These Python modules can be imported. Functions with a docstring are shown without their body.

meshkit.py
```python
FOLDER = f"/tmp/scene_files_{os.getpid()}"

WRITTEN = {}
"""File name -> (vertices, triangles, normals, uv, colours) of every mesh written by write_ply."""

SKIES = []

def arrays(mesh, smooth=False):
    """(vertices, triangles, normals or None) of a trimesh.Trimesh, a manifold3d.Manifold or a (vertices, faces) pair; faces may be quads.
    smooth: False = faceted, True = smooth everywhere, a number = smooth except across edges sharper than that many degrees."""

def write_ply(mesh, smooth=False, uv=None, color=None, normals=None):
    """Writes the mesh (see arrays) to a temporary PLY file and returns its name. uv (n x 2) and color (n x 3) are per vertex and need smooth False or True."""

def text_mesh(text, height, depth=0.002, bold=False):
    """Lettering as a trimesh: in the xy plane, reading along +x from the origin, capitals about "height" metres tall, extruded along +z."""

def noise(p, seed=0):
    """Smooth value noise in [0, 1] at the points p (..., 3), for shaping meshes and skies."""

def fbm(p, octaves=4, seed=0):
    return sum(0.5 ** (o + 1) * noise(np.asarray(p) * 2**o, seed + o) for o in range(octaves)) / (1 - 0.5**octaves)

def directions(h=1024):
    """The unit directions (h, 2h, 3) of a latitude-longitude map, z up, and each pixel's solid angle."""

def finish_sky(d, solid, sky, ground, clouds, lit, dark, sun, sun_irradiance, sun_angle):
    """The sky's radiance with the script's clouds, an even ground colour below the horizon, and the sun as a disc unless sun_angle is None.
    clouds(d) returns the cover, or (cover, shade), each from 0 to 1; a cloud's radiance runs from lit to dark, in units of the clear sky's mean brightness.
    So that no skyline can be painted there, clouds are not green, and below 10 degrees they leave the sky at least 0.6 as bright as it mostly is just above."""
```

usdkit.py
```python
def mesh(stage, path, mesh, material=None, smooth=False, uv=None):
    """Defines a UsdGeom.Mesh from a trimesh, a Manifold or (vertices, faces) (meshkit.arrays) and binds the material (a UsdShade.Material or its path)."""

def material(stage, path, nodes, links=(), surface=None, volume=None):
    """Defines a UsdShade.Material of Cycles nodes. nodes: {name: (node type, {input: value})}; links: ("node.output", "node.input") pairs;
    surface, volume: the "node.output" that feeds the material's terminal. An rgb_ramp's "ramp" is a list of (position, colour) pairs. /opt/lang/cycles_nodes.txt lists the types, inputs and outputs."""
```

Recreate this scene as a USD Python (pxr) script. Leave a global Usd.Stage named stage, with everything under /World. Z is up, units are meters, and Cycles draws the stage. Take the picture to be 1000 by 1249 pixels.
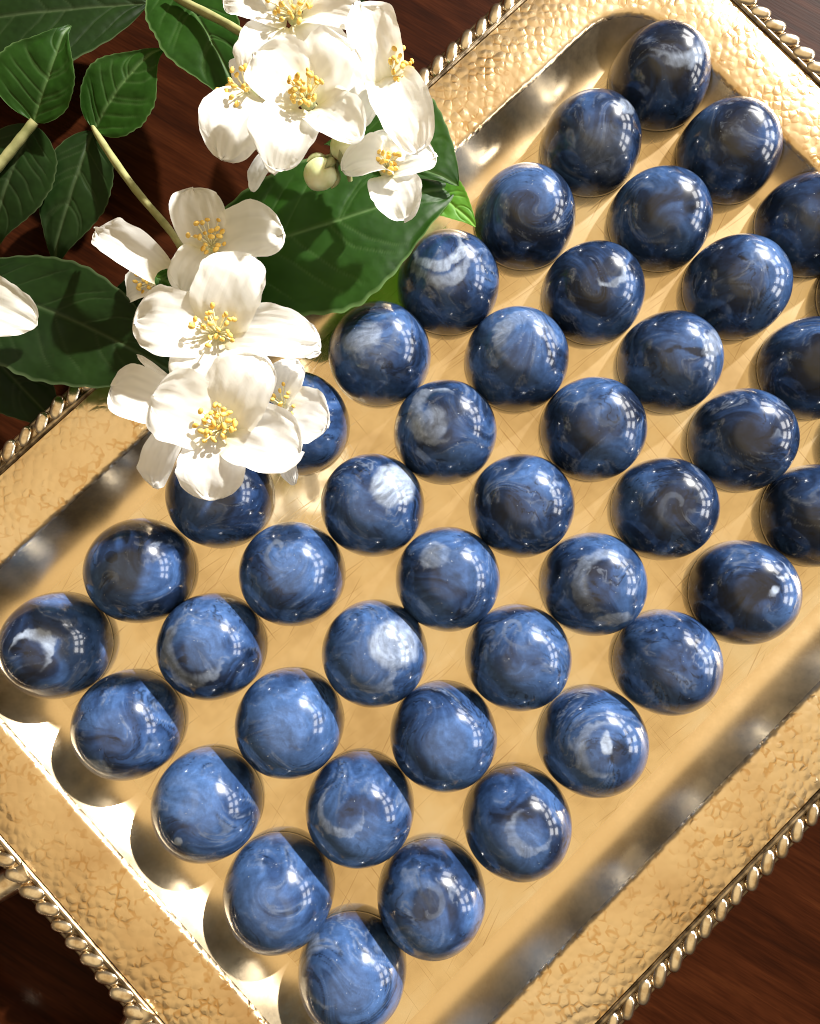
import math, random
import numpy as np, trimesh, usdkit, meshkit
from pxr import Usd, UsdGeom, UsdLux, UsdShade, Gf, Vt, Sdf
random.seed(7); np.random.seed(7)
stage = Usd.Stage.CreateInMemory()
UsdGeom.SetStageUpAxis(stage, UsdGeom.Tokens.z); UsdGeom.SetStageMetersPerUnit(stage, 1.0)
UsdGeom.Xform.Define(stage, '/World'); UsdGeom.Scope.Define(stage, '/World/Looks')
MM = 0.001
# ------------------------------------------------------------------ camera
F_PX, CAM = 900.0, np.array([0, 0, 215.51])
rx, ry = -0.0874, 0.0123
def _rot(rx, ry):
    cx, sx, cy, sy = math.cos(rx), math.sin(rx), math.cos(ry), math.sin(ry)
    return np.array([[1, 0, 0], [0, cx, -sx], [0, sx, cx]]) @ np.array([[cy, 0, sy], [0, 1, 0], [-sy, 0, cy]])
RC = _rot(rx, ry)
cam = UsdGeom.Camera.Define(stage, '/World/camera')
cam.CreateHorizontalApertureAttr(36.0); cam.CreateFocalLengthAttr(36.0 * F_PX / 1000); cam.CreateClippingRangeAttr((0.01, 50))
M4 = np.eye(4); M4[:3, :3] = RC; M4[3, :3] = CAM * MM
cam.AddTransformOp().Set(Gf.Matrix4d(*M4.ravel().tolist()))
cam.CreateExposureAttr(0.0)
# ------------------------------------------------------------------ light: a sunlit window to the upper right, a warm room round it
SUN_AZ, SUN_EL, SUN_D = math.radians(50), math.radians(29), 2.6
SUN_R, SUN_RAD = 0.040, 15500.0
sdir = np.array([math.cos(SUN_EL) * math.cos(SUN_AZ), math.cos(SUN_EL) * math.sin(SUN_AZ), math.sin(SUN_EL)])
sl = UsdLux.SphereLight.Define(stage, '/World/sunbeam_lamp')
sl.CreateRadiusAttr(SUN_R); sl.CreateIntensityAttr(SUN_RAD); sl.CreateColorAttr(Gf.Vec3f(1, 0.965, 0.90))
sl.AddTranslateOp().Set(Gf.Vec3d(*(sdir * SUN_D).tolist()))
PANE_RAD = 8.5
n_pane = 0
for row, el in enumerate((13, 27)):
    for az in (-10, 5, 20, 35, 57):
        a, e = math.radians(az), math.radians(el)
        dv = np.array([math.cos(e) * math.cos(a), math.cos(e) * math.sin(a), math.sin(e)])
        r = UsdLux.RectLight.Define(stage, '/World/window_pane_light' + ('' if n_pane == 0 else '_%03d' % n_pane)); n_pane += 1
        wide = 1.6 if az > 50 else 1.0
        r.CreateWidthAttr(0.25 * wide); r.CreateHeightAttr(0.24); r.CreateIntensityAttr(PANE_RAD); r.CreateColorAttr(Gf.Vec3f(1, 0.98, 0.95))
        z = dv; x = np.cross([0, 0, 1], z); x /= np.linalg.norm(x); y = np.cross(z, x)
        m = np.eye(4); m[0, :3], m[1, :3], m[2, :3], m[3, :3] = x, y, z, dv * 1.6
        r.AddTransformOp().Set(Gf.Matrix4d(*m.ravel().tolist()))
dome = UsdLux.DomeLight.Define(stage, '/World/room_light')
room = usdkit.material(stage, '/World/Looks/room', {
    'tc': ('texture_coordinate', {}), 's': ('separate_xyz', {}),
    'r': ('rgb_ramp', {'ramp': [(0.0, (0.02, 0.012, 0.008)), (0.50, (0.05, 0.035, 0.025)), (0.62, (0.13, 0.105, 0.08)), (0.84, (0.30, 0.225, 0.135)), (0.915, (0.95, 0.72, 0.40)), (1.0, (1.0, 0.76, 0.43))]}),
    'm': ('math', {'math_type': 'multiply_add', 'value2': 0.5, 'value3': 0.5}),
    'b': ('background_shader', {'strength': 0.82})},
    [('tc.generated', 's.vector'), ('s.z', 'm.value1'), ('m.value', 'r.fac'), ('r.color', 'b.color')], surface='b.background')
UsdShade.MaterialBindingAPI.Apply(dome.GetPrim()).Bind(room)

# ------------------------------------------------------------------ helpers
def unp(px, py, z):
    """The point at height z (mm) seen at a pixel of the photograph."""
    d = RC.T @ np.array([(px - 500) / F_PX, -(py - 624.5) / F_PX, -1.0])
    return CAM + d * ((z - CAM[2]) / d[2])
used = {}
def numbered(parent, name):
    k = used.get((parent, name), 0); used[(parent, name)] = k + 1
    return f'{parent}/{name}' if k == 0 else f'{parent}/{name}_{k:03d}'
BASE = {}
def thing(name, label=None, cat=None, loc=(0, 0, 0), group=None, kind=None):
    p = numbered('/World', name); x = UsdGeom.Xform.Define(stage, p)
    x.AddTranslateOp().Set(Gf.Vec3d(*(np.array(loc) * MM).tolist())); BASE[p] = np.array(loc, float)
    tag(x.GetPrim(), label, cat, group, kind); return p
def tag(prim, label=None, cat=None, group=None, kind=None):
    for k, v in (('label', label), ('category', cat), ('group', group), ('kind', kind)):
        if v: prim.SetCustomDataByKey(k, v)
def mesh(name, vf, mat, parent='/World', smooth=40, prim=None, base=None):
    """One Mesh under parent; vertices in world millimetres. prim: {primvar: per-vertex floats or colours}."""
    p = numbered(parent, name)
    if base is None: base = BASE.get(parent, np.zeros(3))
    v, f = vf
    v = (np.asarray(v, float) - base) * MM
    if prim: smooth = True
    m = usdkit.mesh(stage, p, (v, f), mat, smooth=smooth)
    BASE[p] = base
    if prim:
        api = UsdGeom.PrimvarsAPI(m)
        for k, a in prim.items():
            a = np.asarray(a, np.float32)
            if a.ndim == 2: api.CreatePrimvar(k, Sdf.ValueTypeNames.Color3fArray, 'vertex').Set(Vt.Vec3fArray.FromNumpy(a))
            else: api.CreatePrimvar(k, Sdf.ValueTypeNames.FloatArray, 'vertex').Set(Vt.FloatArray.FromNumpy(a))
    return p
def join(parts):
    vs, fs, n = [], [], 0
    for v, f in parts:
        f = np.asarray(f)
        if f.shape[1] == 4: f = np.vstack([f[:, [0, 1, 2]], f[:, [0, 2, 3]]])
        vs.append(v); fs.append(f + n); n += len(v)
    return np.vstack(vs), np.vstack(fs)
def grid_faces(nu, nv, wrap=False):
    i, j = np.meshgrid(np.arange(nu - 1), np.arange(nv if wrap else nv - 1), indexing='ij'); j2 = (j + 1) % nv
    a, b, c, d = i * nv + j, (i + 1) * nv + j, (i + 1) * nv + j2, i * nv + j2
    return np.stack([a, b, c, d], -1).reshape(-1, 4)
def tube(pts, radii, n=8, cap=True):
    pts = np.asarray(pts, float); k = len(pts); radii = np.broadcast_to(np.asarray(radii, float), (k,))
    t = np.gradient(pts, axis=0); t /= np.linalg.norm(t, axis=1, keepdims=True) + 1e-12
    up = np.array([0, 0, 1.0]) if abs(t[0, 2]) < .9 else np.array([1.0, 0, 0])
    rows = []
    for p, d, r in zip(pts, t, radii):
        x = np.cross(up, d); x /= np.linalg.norm(x) + 1e-12; y = np.cross(d, x); up = y
        a = np.linspace(0, 2 * np.pi, n, endpoint=False)
        rows.append(p + r * (np.cos(a)[:, None] * x + np.sin(a)[:, None] * y))
    v = np.vstack(rows); f = grid_faces(k, n, True); f = np.vstack([f[:, [0, 1, 2]], f[:, [0, 2, 3]]])
    if cap:
        v = np.vstack([v, pts[0], pts[-1]]); c0, c1 = len(v) - 2, len(v) - 1; a = np.arange(n); b = (a + 1) % n
        f = np.vstack([f, np.stack([np.full(n, c0), b, a], 1), np.stack([np.full(n, c1), (k - 1) * n + a, (k - 1) * n + b], 1)])
    return v, f
def spline(pts, n=24):
    from scipy.interpolate import CubicSpline
    pts = np.asarray(pts, float)
    s = np.r_[0, np.cumsum(np.linalg.norm(np.diff(pts, axis=0), axis=1))]
    return CubicSpline(s, pts)(np.linspace(0, s[-1], n)) if len(pts) > 2 else pts[0] + (pts[1] - pts[0]) * np.linspace(0, 1, n)[:, None]
ICO = {k: trimesh.creation.icosphere(subdivisions=k) for k in (1, 2, 3)}
def blob(c, axes, k=2):
    """Ellipsoid: centre, three axis vectors."""
    s = ICO[k]; return np.asarray(c) + s.vertices @ np.asarray(axes, float), s.faces
def sstep(x, a, b):
    t = np.clip((x - a) / (b - a), 0, 1); return t * t * (3 - 2 * t)
def mat(name, nodes, links, surface): return usdkit.material(stage, '/World/Looks/' + name, nodes, links, surface=surface)

# ------------------------------------------------------------------ materials
table_mat = mat('dark_wood', {
    'g': ('geometry', {}), 'vr': ('vector_rotate', {'rotate_type': 'z_axis', 'angle': 0.55}), 'mp': ('mapping', {'scale': (14, 160, 30)}),
    'n1': ('noise_texture', {'scale': 1.0, 'detail': 6, 'roughness': 0.62, 'distortion': 0.9}),
    'mp2': ('mapping', {'scale': (120, 1600, 100)}), 'n2': ('noise_texture', {'scale': 1.0, 'detail': 3}),
    'r1': ('rgb_ramp', {'ramp': [(0.25, (0.010, 0.0027, 0.0012)), (0.45, (0.022, 0.0052, 0.0016)), (0.6, (0.034, 0.0085, 0.0026)), (0.75, (0.050, 0.014, 0.004))]}),
    'r2': ('rgb_ramp', {'ramp': [(0.35, (0.55, 0.55, 0.55)), (0.6, (1, 1, 1))]}),
    'mx': ('mix', {'mix_type': 'multiply', 'fac': 0.55}),
    'bp': ('bump', {'strength': 0.12, 'distance': 0.0004}),
    'p': ('principled_bsdf', {'roughness': 0.5, 'specular_ior_level': 0.03, 'coat_weight': 0.03, 'coat_roughness': 0.12})},
    [('g.position', 'vr.vector'), ('vr.vector', 'mp.vector'), ('mp.vector', 'n1.vector'), ('vr.vector', 'mp2.vector'), ('mp2.vector', 'n2.vector'), ('n1.fac', 'r1.fac'), ('n2.fac', 'r2.fac'),
     ('r1.color', 'mx.color1'), ('r2.color', 'mx.color2'), ('mx.color', 'p.base_color'), ('n2.fac', 'bp.height'), ('bp.normal', 'p.normal')], 'p.BSDF')
METAL = (0.93, 0.80, 0.60)
def scratch(rot, key, sc=(30, 1500, 1)):
    return {f'v{key}': ('vector_rotate', {'rotate_type': 'z_axis', 'angle': rot}), f'm{key}': ('mapping', {'scale': sc}), f'n{key}': ('noise_texture', {'scale': 1.0, 'detail': 2, 'roughness': 0.6}),
            f'q{key}': ('map_range', {'from_min': 0.65, 'from_max': 0.73, 'to_min': 0, 'to_max': 1, 'clamp': True})}, \
           [('g.position', f'v{key}.vector'), (f'v{key}.vector', f'm{key}.vector'), (f'm{key}.vector', f'n{key}.vector'), (f'n{key}.fac', f'q{key}.value')]
nd, lk = {'g': ('geometry', {})}, []
for key, rt in (('a', -0.75), ('b', -0.62), ('c', 0.9), ('d', -1.1)):
    a, b = scratch(rt, key); nd.update(a); lk += b
nd.update({'s1': ('math', {'math_type': 'add'}), 's2': ('math', {'math_type': 'add'}), 's3': ('math', {'math_type': 'add'}),
    'big': ('noise_texture', {'scale': 28, 'detail': 4, 'roughness': 0.6}), 'mr': ('map_range', {'from_min': 0.3, 'from_max': 0.7, 'to_min': 0.05, 'to_max': 0.13}),
    'tn': ('rgb_ramp', {'ramp': [(0.3, (0.62, 0.46, 0.26)), (0.5, (0.90, 0.72, 0.46)), (0.72, (0.98, 0.86, 0.65))]}),
    'sc': ('mix', {'mix_type': 'multiply', 'color2': (0.55, 0.42, 0.28)}), 'sf': ('math', {'math_type': 'multiply', 'value2': 0.5, 'use_clamp': True}),
    'bp': ('bump', {'strength': 0.14, 'distance': 0.00008, 'invert': True}),
    'p': ('principled_bsdf', {'metallic': 1.0}), 'p2': ('principled_bsdf', {'metallic': 1.0, 'roughness': 0.5}), 'mixc': ('mix_closure', {'fac': 0.09})})
lk += [('qa.result', 's1.value1'), ('qb.result', 's1.value2'), ('s1.value', 's2.value1'), ('qc.result', 's2.value2'), ('s2.value', 's3.value1'), ('qd.result', 's3.value2'),
    ('g.position', 'big.vector'), ('big.fac', 'mr.value'), ('mr.result', 'p.roughness'), ('big.fac', 'tn.fac'), ('tn.color', 'sc.color1'), ('s3.value', 'sf.value1'), ('sf.value', 'sc.fac'),
    ('sc.color', 'p.base_color'), ('s3.value', 'bp.height'), ('bp.normal', 'p.normal'), ('bp.normal', 'p2.normal'), ('sc.color', 'p2.base_color'), ('p.BSDF', 'mixc.closure1'), ('p2.BSDF', 'mixc.closure2')]
floor_mat = mat('scratched_tray_metal', nd, lk, 'mixc.closure')
slope_mat = mat('polished_tray_metal', {
    'g': ('geometry', {}), 'n': ('noise_texture', {'scale': 60, 'detail': 5, 'roughness': 0.6}), 'mr': ('map_range', {'from_min': 0.3, 'from_max': 0.7, 'to_min': 0.20, 'to_max': 0.32}),
    'bp': ('bump', {'strength': 0.02, 'distance': 0.0008}), 'p': ('principled_bsdf', {'metallic': 1.0, 'base_color': (0.92, 0.73, 0.47)})},
    [('g.position', 'n.vector'), ('n.fac', 'mr.value'), ('mr.result', 'p.roughness'), ('n.fac', 'bp.height'), ('bp.normal', 'p.normal')], 'p.BSDF')
rim_mat = mat('hammered_tray_metal', {
    'g': ('geometry', {}), 'wn': ('noise_texture', {'scale': 160, 'detail': 2}), 'wm': ('mix', {'mix_type': 'linear_light', 'fac': 0.0012}),
    'v': ('voronoi_texture', {'feature': 'distance_to_edge', 'scale': 400, 'randomness': 0.75}),
    'vr': ('map_range', {'range_type': 'smoothstep', 'from_min': 0.02, 'from_max': 0.20, 'to_min': 0, 'to_max': 1, 'clamp': True}),
    'v2': ('voronoi_texture', {'feature': 'smooth_f1', 'smoothness': 0.35, 'scale': 400, 'randomness': 0.8}), 'vd': ('map_range', {'from_min': 0.15, 'from_max': 0.75, 'to_min': 1, 'to_max': 0, 'clamp': True}), 'vs': ('math', {'math_type': 'multiply_add', 'value2': 0.8}),
    'pk': ('noise_texture', {'scale': 330, 'detail': 1}), 'pq': ('map_range', {'from_min': 0.50, 'from_max': 0.56, 'to_min': 0.0, 'to_max': 1, 'clamp': True}), 'dk2': ('math', {'math_type': 'multiply'}), 'pn': ('noise_texture', {'scale': 55, 'detail': 3, 'roughness': 0.6}), 'pm': ('map_range', {'from_min': 0.40, 'from_max': 0.62, 'to_min': 0.35, 'to_max': 1, 'clamp': True}),
    'hq': ('map_range', {'from_min': 0, 'from_max': 1, 'to_min': 0.0, 'to_max': 0.16}), 'hm': ('math', {'math_type': 'multiply'}), 'h': ('math', {'math_type': 'multiply'}), 'ad': ('math', {'math_type': 'multiply_add', 'value2': 0.35}),
    'bp': ('bump', {'strength': 0.42, 'distance': 0.0006}),
    'tz': ('noise_texture', {'scale': 22, 'detail': 4, 'roughness': 0.6}), 'tr': ('rgb_ramp', {'ramp': [(0.32, (0.66, 0.47, 0.27)), (0.55, (0.90, 0.72, 0.47)), (0.72, (0.96, 0.82, 0.62))]}),
    'inv': ('math', {'math_type': 'subtract', 'value1': 1.0}), 'dm': ('math', {'math_type': 'multiply'}), 'dk': ('mix', {'mix_type': 'multiply', 'color2': (0.80, 0.66, 0.48)}),
    'p': ('principled_bsdf', {'metallic': 1.0, 'roughness': 0.23})},
    [('g.position', 'wn.vector'), ('g.position', 'wm.color1'), ('wn.color', 'wm.color2'), ('wm.color', 'v.vector'), ('wm.color', 'v2.vector'), ('v2.distance', 'vd.value'), ('vd.result', 'vs.value1'), ('hm.value', 'vs.value3'), ('v.distance', 'vr.value'),
     ('g.position', 'pn.vector'), ('pn.fac', 'pm.value'), ('vr.result', 'hm.value1'), ('pq.result', 'hq.value'), ('hq.result', 'hm.value2'), ('vs.value', 'h.value1'), ('pm.result', 'h.value2'), ('wn.fac', 'ad.value1'), ('h.value', 'ad.value3'), ('ad.value', 'bp.height'), ('bp.normal', 'p.normal'),
     ('vr.result', 'inv.value2'), ('inv.value', 'dm.value1'), ('pm.result', 'dm.value2'), ('g.position', 'pk.vector'), ('pk.fac', 'pq.value'), ('dm.value', 'dk2.value1'), ('pq.result', 'dk2.value2'), ('dk2.value', 'dk.fac'), ('g.position', 'tz.vector'), ('tz.fac', 'tr.fac'), ('tr.color', 'dk.color1'), ('dk.color', 'p.base_color')], 'p.BSDF')
rope_mat = mat('rope_border_metal', {
    'g': ('geometry', {}), 'n': ('noise_texture', {'scale': 350, 'detail': 3}), 'r': ('rgb_ramp', {'ramp': [(0.35, (0.60, 0.46, 0.30)), (0.6, (0.92, 0.82, 0.66))]}),
    'p': ('principled_bsdf', {'metallic': 1.0, 'roughness': 0.2})}, [('g.position', 'n.vector'), ('n.fac', 'r.fac'), ('r.color', 'p.base_color')], 'p.BSDF')
tarnish_mat = mat('tarnished_metal', {
    'g': ('geometry', {}), 'n': ('noise_texture', {'scale': 300, 'detail': 4}), 'r': ('rgb_ramp', {'ramp': [(0.35, (0.10, 0.075, 0.05)), (0.65, (0.55, 0.45, 0.32))]}),
    'p': ('principled_bsdf', {'metallic': 1.0, 'roughness': 0.3})}, [('g.position', 'n.vector'), ('n.fac', 'r.fac'), ('r.color', 'p.base_color')], 'p.BSDF')
bonbon_mat = mat('marbled_cocoa_butter', {
    'a': ('attribute', {'attribute': 'paint'}), 'g': ('geometry', {}), 'd': ('noise_texture', {'scale': 1500, 'detail': 1}),
    'dr': ('map_range', {'from_min': 0.775, 'from_max': 0.80, 'to_min': 0, 'to_max': 0.55, 'clamp': True}), 'mx': ('mix', {'color2': (0.5, 0.56, 0.66)}),
    'n': ('noise_texture', {'scale': 420, 'detail': 4, 'roughness': 0.7}), 'nr': ('map_range', {'from_min': 0.3, 'from_max': 0.7, 'to_min': 0.72, 'to_max': 1.25}), 'mm': ('mix', {'mix_type': 'multiply', 'fac': 1.0}),
    'b': ('noise_texture', {'scale': 130, 'detail': 2}), 'bp': ('bump', {'strength': 0.06, 'distance': 0.001}),
    'p': ('principled_bsdf', {'roughness': 0.16, 'ior': 1.5, 'coat_weight': 0.55, 'coat_roughness': 0.02, 'subsurface_weight': 0.0})},
    [('g.position', 'd.vector'), ('d.fac', 'dr.value'), ('g.position', 'n.vector'), ('n.fac', 'nr.value'), ('a.color', 'mm.color1'), ('nr.result', 'mm.color2'), ('mm.color', 'mx.color1'), ('dr.result', 'mx.fac'),
     ('mx.color', 'p.base_color'), ('g.position', 'b.vector'), ('b.fac', 'bp.height'), ('bp.normal', 'p.normal'), ('bp.normal', 'p.coat_normal')], 'p.BSDF')
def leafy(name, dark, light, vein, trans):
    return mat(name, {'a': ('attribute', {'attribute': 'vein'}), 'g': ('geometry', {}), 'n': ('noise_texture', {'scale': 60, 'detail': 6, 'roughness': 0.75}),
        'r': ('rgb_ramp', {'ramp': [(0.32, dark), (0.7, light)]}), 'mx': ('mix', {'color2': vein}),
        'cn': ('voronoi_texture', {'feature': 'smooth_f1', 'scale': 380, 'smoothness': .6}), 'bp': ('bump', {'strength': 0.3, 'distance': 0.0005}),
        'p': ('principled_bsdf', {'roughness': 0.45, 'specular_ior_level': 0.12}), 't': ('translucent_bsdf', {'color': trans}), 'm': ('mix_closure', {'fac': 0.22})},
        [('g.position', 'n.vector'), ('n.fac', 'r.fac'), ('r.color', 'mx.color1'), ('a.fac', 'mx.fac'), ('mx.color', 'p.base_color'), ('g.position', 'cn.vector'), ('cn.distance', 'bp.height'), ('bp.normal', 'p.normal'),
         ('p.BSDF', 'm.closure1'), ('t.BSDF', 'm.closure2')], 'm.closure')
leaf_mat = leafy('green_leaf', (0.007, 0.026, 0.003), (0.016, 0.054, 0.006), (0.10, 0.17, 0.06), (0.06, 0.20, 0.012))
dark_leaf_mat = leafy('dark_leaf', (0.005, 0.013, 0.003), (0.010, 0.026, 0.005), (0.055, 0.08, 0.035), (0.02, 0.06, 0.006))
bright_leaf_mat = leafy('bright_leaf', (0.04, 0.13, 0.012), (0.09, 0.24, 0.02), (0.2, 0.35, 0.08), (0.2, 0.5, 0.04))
petal_mat = mat('white_petal', {
    'a': ('attribute', {'attribute': 'tint'}), 's': ('attribute', {'attribute': 'streak'}), 'mr': ('map_range', {'from_min': 0, 'from_max': 1, 'to_min': 0, 'to_max': 1}),
    'bp': ('bump', {'strength': 0.55, 'distance': 0.0007}),
    'p': ('principled_bsdf', {'roughness': 0.7, 'specular_ior_level': 0.1}), 't': ('translucent_bsdf', {}), 'm': ('mix_closure', {'fac': 0.5})},
    [('a.color', 'p.base_color'), ('a.color', 't.color'), ('s.fac', 'bp.height'), ('bp.normal', 'p.normal'), ('p.BSDF', 'm.closure1'), ('t.BSDF', 'm.closure2')], 'm.closure')
anther_mat = mat('yellow_anther', {'g': ('geometry', {}), 'n': ('noise_texture', {'scale': 700, 'detail': 2}), 'r': ('rgb_ramp', {'ramp': [(0.3, (0.62, 0.36, 0.05)), (0.7, (0.85, 0.62, 0.16))]}),
    'p': ('principled_bsdf', {'roughness': 0.7})}, [('g.position', 'n.vector'), ('n.fac', 'r.fac'), ('r.color', 'p.base_color')], 'p.BSDF')
filament_mat = mat('pale_filament', {'p': ('principled_bsdf', {'base_color': (0.82, 0.78, 0.52), 'roughness': 0.55})}, [], 'p.BSDF')
stem_mat = mat('pale_green_stem', {'g': ('geometry', {}), 'n': ('noise_texture', {'scale': 220, 'detail': 4}), 'r': ('rgb_ramp', {'ramp': [(0.3, (0.16, 0.17, 0.06)), (0.7, (0.34, 0.33, 0.15))]}),
    'p': ('principled_bsdf', {'roughness': 0.5})}, [('g.position', 'n.vector'), ('n.fac', 'r.fac'), ('r.color', 'p.base_color')], 'p.BSDF')
bud_mat = mat('green_white_bud', {'g': ('geometry', {}), 'n': ('noise_texture', {'scale': 170, 'detail': 3}), 'r': ('rgb_ramp', {'ramp': [(0.3, (0.42, 0.46, 0.16)), (0.62, (0.75, 0.74, 0.50))]}),
    'p': ('principled_bsdf', {'roughness': 0.5, 'subsurface_weight': 0.2, 'subsurface_scale': 0.002})}, [('g.position', 'n.vector'), ('n.fac', 'r.fac'), ('r.color', 'p.base_color')], 'p.BSDF')

# ------------------------------------------------------------------ table
TABLE_Z = -9.0
tv = np.array([[-900, -900, TABLE_Z], [900, -900, TABLE_Z], [900, 900, TABLE_Z], [-900, 900, TABLE_Z], [-900, -900, TABLE_Z - 25], [900, -900, TABLE_Z - 25], [900, 900, TABLE_Z - 25], [-900, 900, TABLE_Z - 25]], float)
tf = np.array([[0, 1, 2, 3], [7, 6, 5, 4], [0, 4, 5, 1], [1, 5, 6, 2], [2, 6, 7, 3], [3, 7, 4, 0]])
p = mesh('wooden_table_top', (tv, tf), table_mat, smooth=False); tag(stage.GetPrimAtPath(p), 'dark reddish brown wooden table top under the tray', 'table top', kind='structure')

# ------------------------------------------------------------------ tray
O = np.array([-11.88, -109.43]); AU, AV = 2.3237, 2.3237 - 1.5588
U, V = np.array([math.cos(AU), math.sin(AU)]), np.array([math.cos(AV), math.sin(AV)])
PITCH_A, PITCH_B = 31.0, 31.0 * 0.9883
def ab(a, b, z):
    a, b, z = np.broadcast_arrays(np.asarray(a, float), b, z)
    return np.concatenate([O + a[..., None] * U + b[..., None] * V, z[..., None]], -1)
CA, CB, HA, HB, RIMZ = 59.3, 115.7, 91.2, 139.3, 10.0
def ring(out, seg=14, straight=40):
    """Points (a, b) of the inner rim outline moved outwards by out."""
    r = 20.0 + out; ha, hb = HA - 20.0, HB - 20.0; pts = []
    for cx, cy, s in ((ha, hb, 0), (-ha, hb, 90), (-ha, -hb, 180), (ha, -hb, 270)):
        t = np.radians(s + np.linspace(0, 90, seg)); pts.append(np.stack([cx + r * np.cos(t), cy + r * np.sin(t)], 1))
    out_pts = []
    for k in range(4):
        out_pts.append(pts[k]); a, b = pts[k][-1], pts[(k + 1) % 4][0]
        out_pts.append(a + (b - a) * np.linspace(0, 1, straight + 2)[1:-1, None])
    q = np.vstack(out_pts); return q[:, 0] + CA, q[:, 1] + CB
def sweep(profile):
    rows = []
    for o, z in profile:
        a, b = ring(o); rows.append(ab(a, b, np.full(len(a), z)))
    n = len(rows[0]); return np.vstack(rows), grid_faces(len(rows), n, True)[:, ::-1]
tray = thing('serving_tray', 'rectangular hammered gold-toned silver tray with beaded rope edge under the bonbons', 'serving tray', loc=ab(CA, CB, TABLE_Z).tolist())
W_SL = 12.6
prof = [(-W_SL + (W_SL - 1.2) * t, (RIMZ - 1.5) * t ** 2.1) for t in np.linspace(0, 1, 18)]
a, b = ring(-W_SL); rim0 = ab(a, b, 0.0)
fv, ff = [ab(CA, CB, 0.0)[None]], []
steps = 6
for k in range(1, steps + 1): fv.append(ab(CA, CB, 0.0) + (rim0 - ab(CA, CB, 0.0)) * (k / steps))
n = len(rim0); fv = np.vstack(fv)
i = np.arange(n); j = (i + 1) % n
ff = [np.stack([np.zeros(n, int), 1 + i, 1 + j], 1)]
for k in range(steps - 1):
    x, y = 1 + k * n, 1 + (k + 1) * n
    ff += [np.stack([x + i, y + i, y + j], 1), np.stack([x + i, y + j, x + j], 1)]
mesh('tray_floor', (fv, np.vstack(ff)), floor_mat, tray, smooth=True)
mesh('sloped_wall', sweep(prof), slope_mat, tray, smooth=True)
RW = 17.6
rprof = [(-1.2, RIMZ - 1.5), (-0.85, RIMZ - 0.92), (-0.4, RIMZ - 0.48), (0.2, RIMZ - 0.17), (0.9, RIMZ - .02)] + [(1 + (RW - 1) * t, RIMZ + 0.7 * math.sin(math.pi * t * .75)) for t in np.linspace(0.1, 1, 12)]
mesh('hammered_rim', sweep(rprof), rim_mat, tray, smooth=True)
zr = rprof[-1][1]
wprof = [(RW + 0.9 + 0.75 * math.cos(t), zr + 0.1 + 0.75 * math.sin(t)) for t in np.linspace(math.pi * 1.2, -math.pi * .3, 8)]
mesh('edge_wire', sweep(wprof), tarnish_mat, tray, smooth=True)
uprof = [(RW + 6.2, zr - 1.6), (RW + 5.2, zr - 3.0), (RW, zr - 2.0), (2, RIMZ - 2.0), (0.6, RIMZ - 2.4)] + [(o + .6, z - 1.7) for o, z in prof[::-1][1:]] + [(-W_SL - 8, -1.7)]
mesh('underside', sweep([(RW + 1.2, zr - .2), (RW + 5.6, zr - 1.0)] + uprof), tarnish_mat, tray, smooth=30)
# four ball feet carry the tray
for sa, sb in ((1, 1), (1, -1), (-1, 1), (-1, -1)):
    c = ab(CA + sa * (HA - 26), CB + sb * (HB - 26), TABLE_Z + 3.9); mesh('ball_foot', blob(c, np.eye(3) * 3.9), tarnish_mat, tray, smooth=True)
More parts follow.
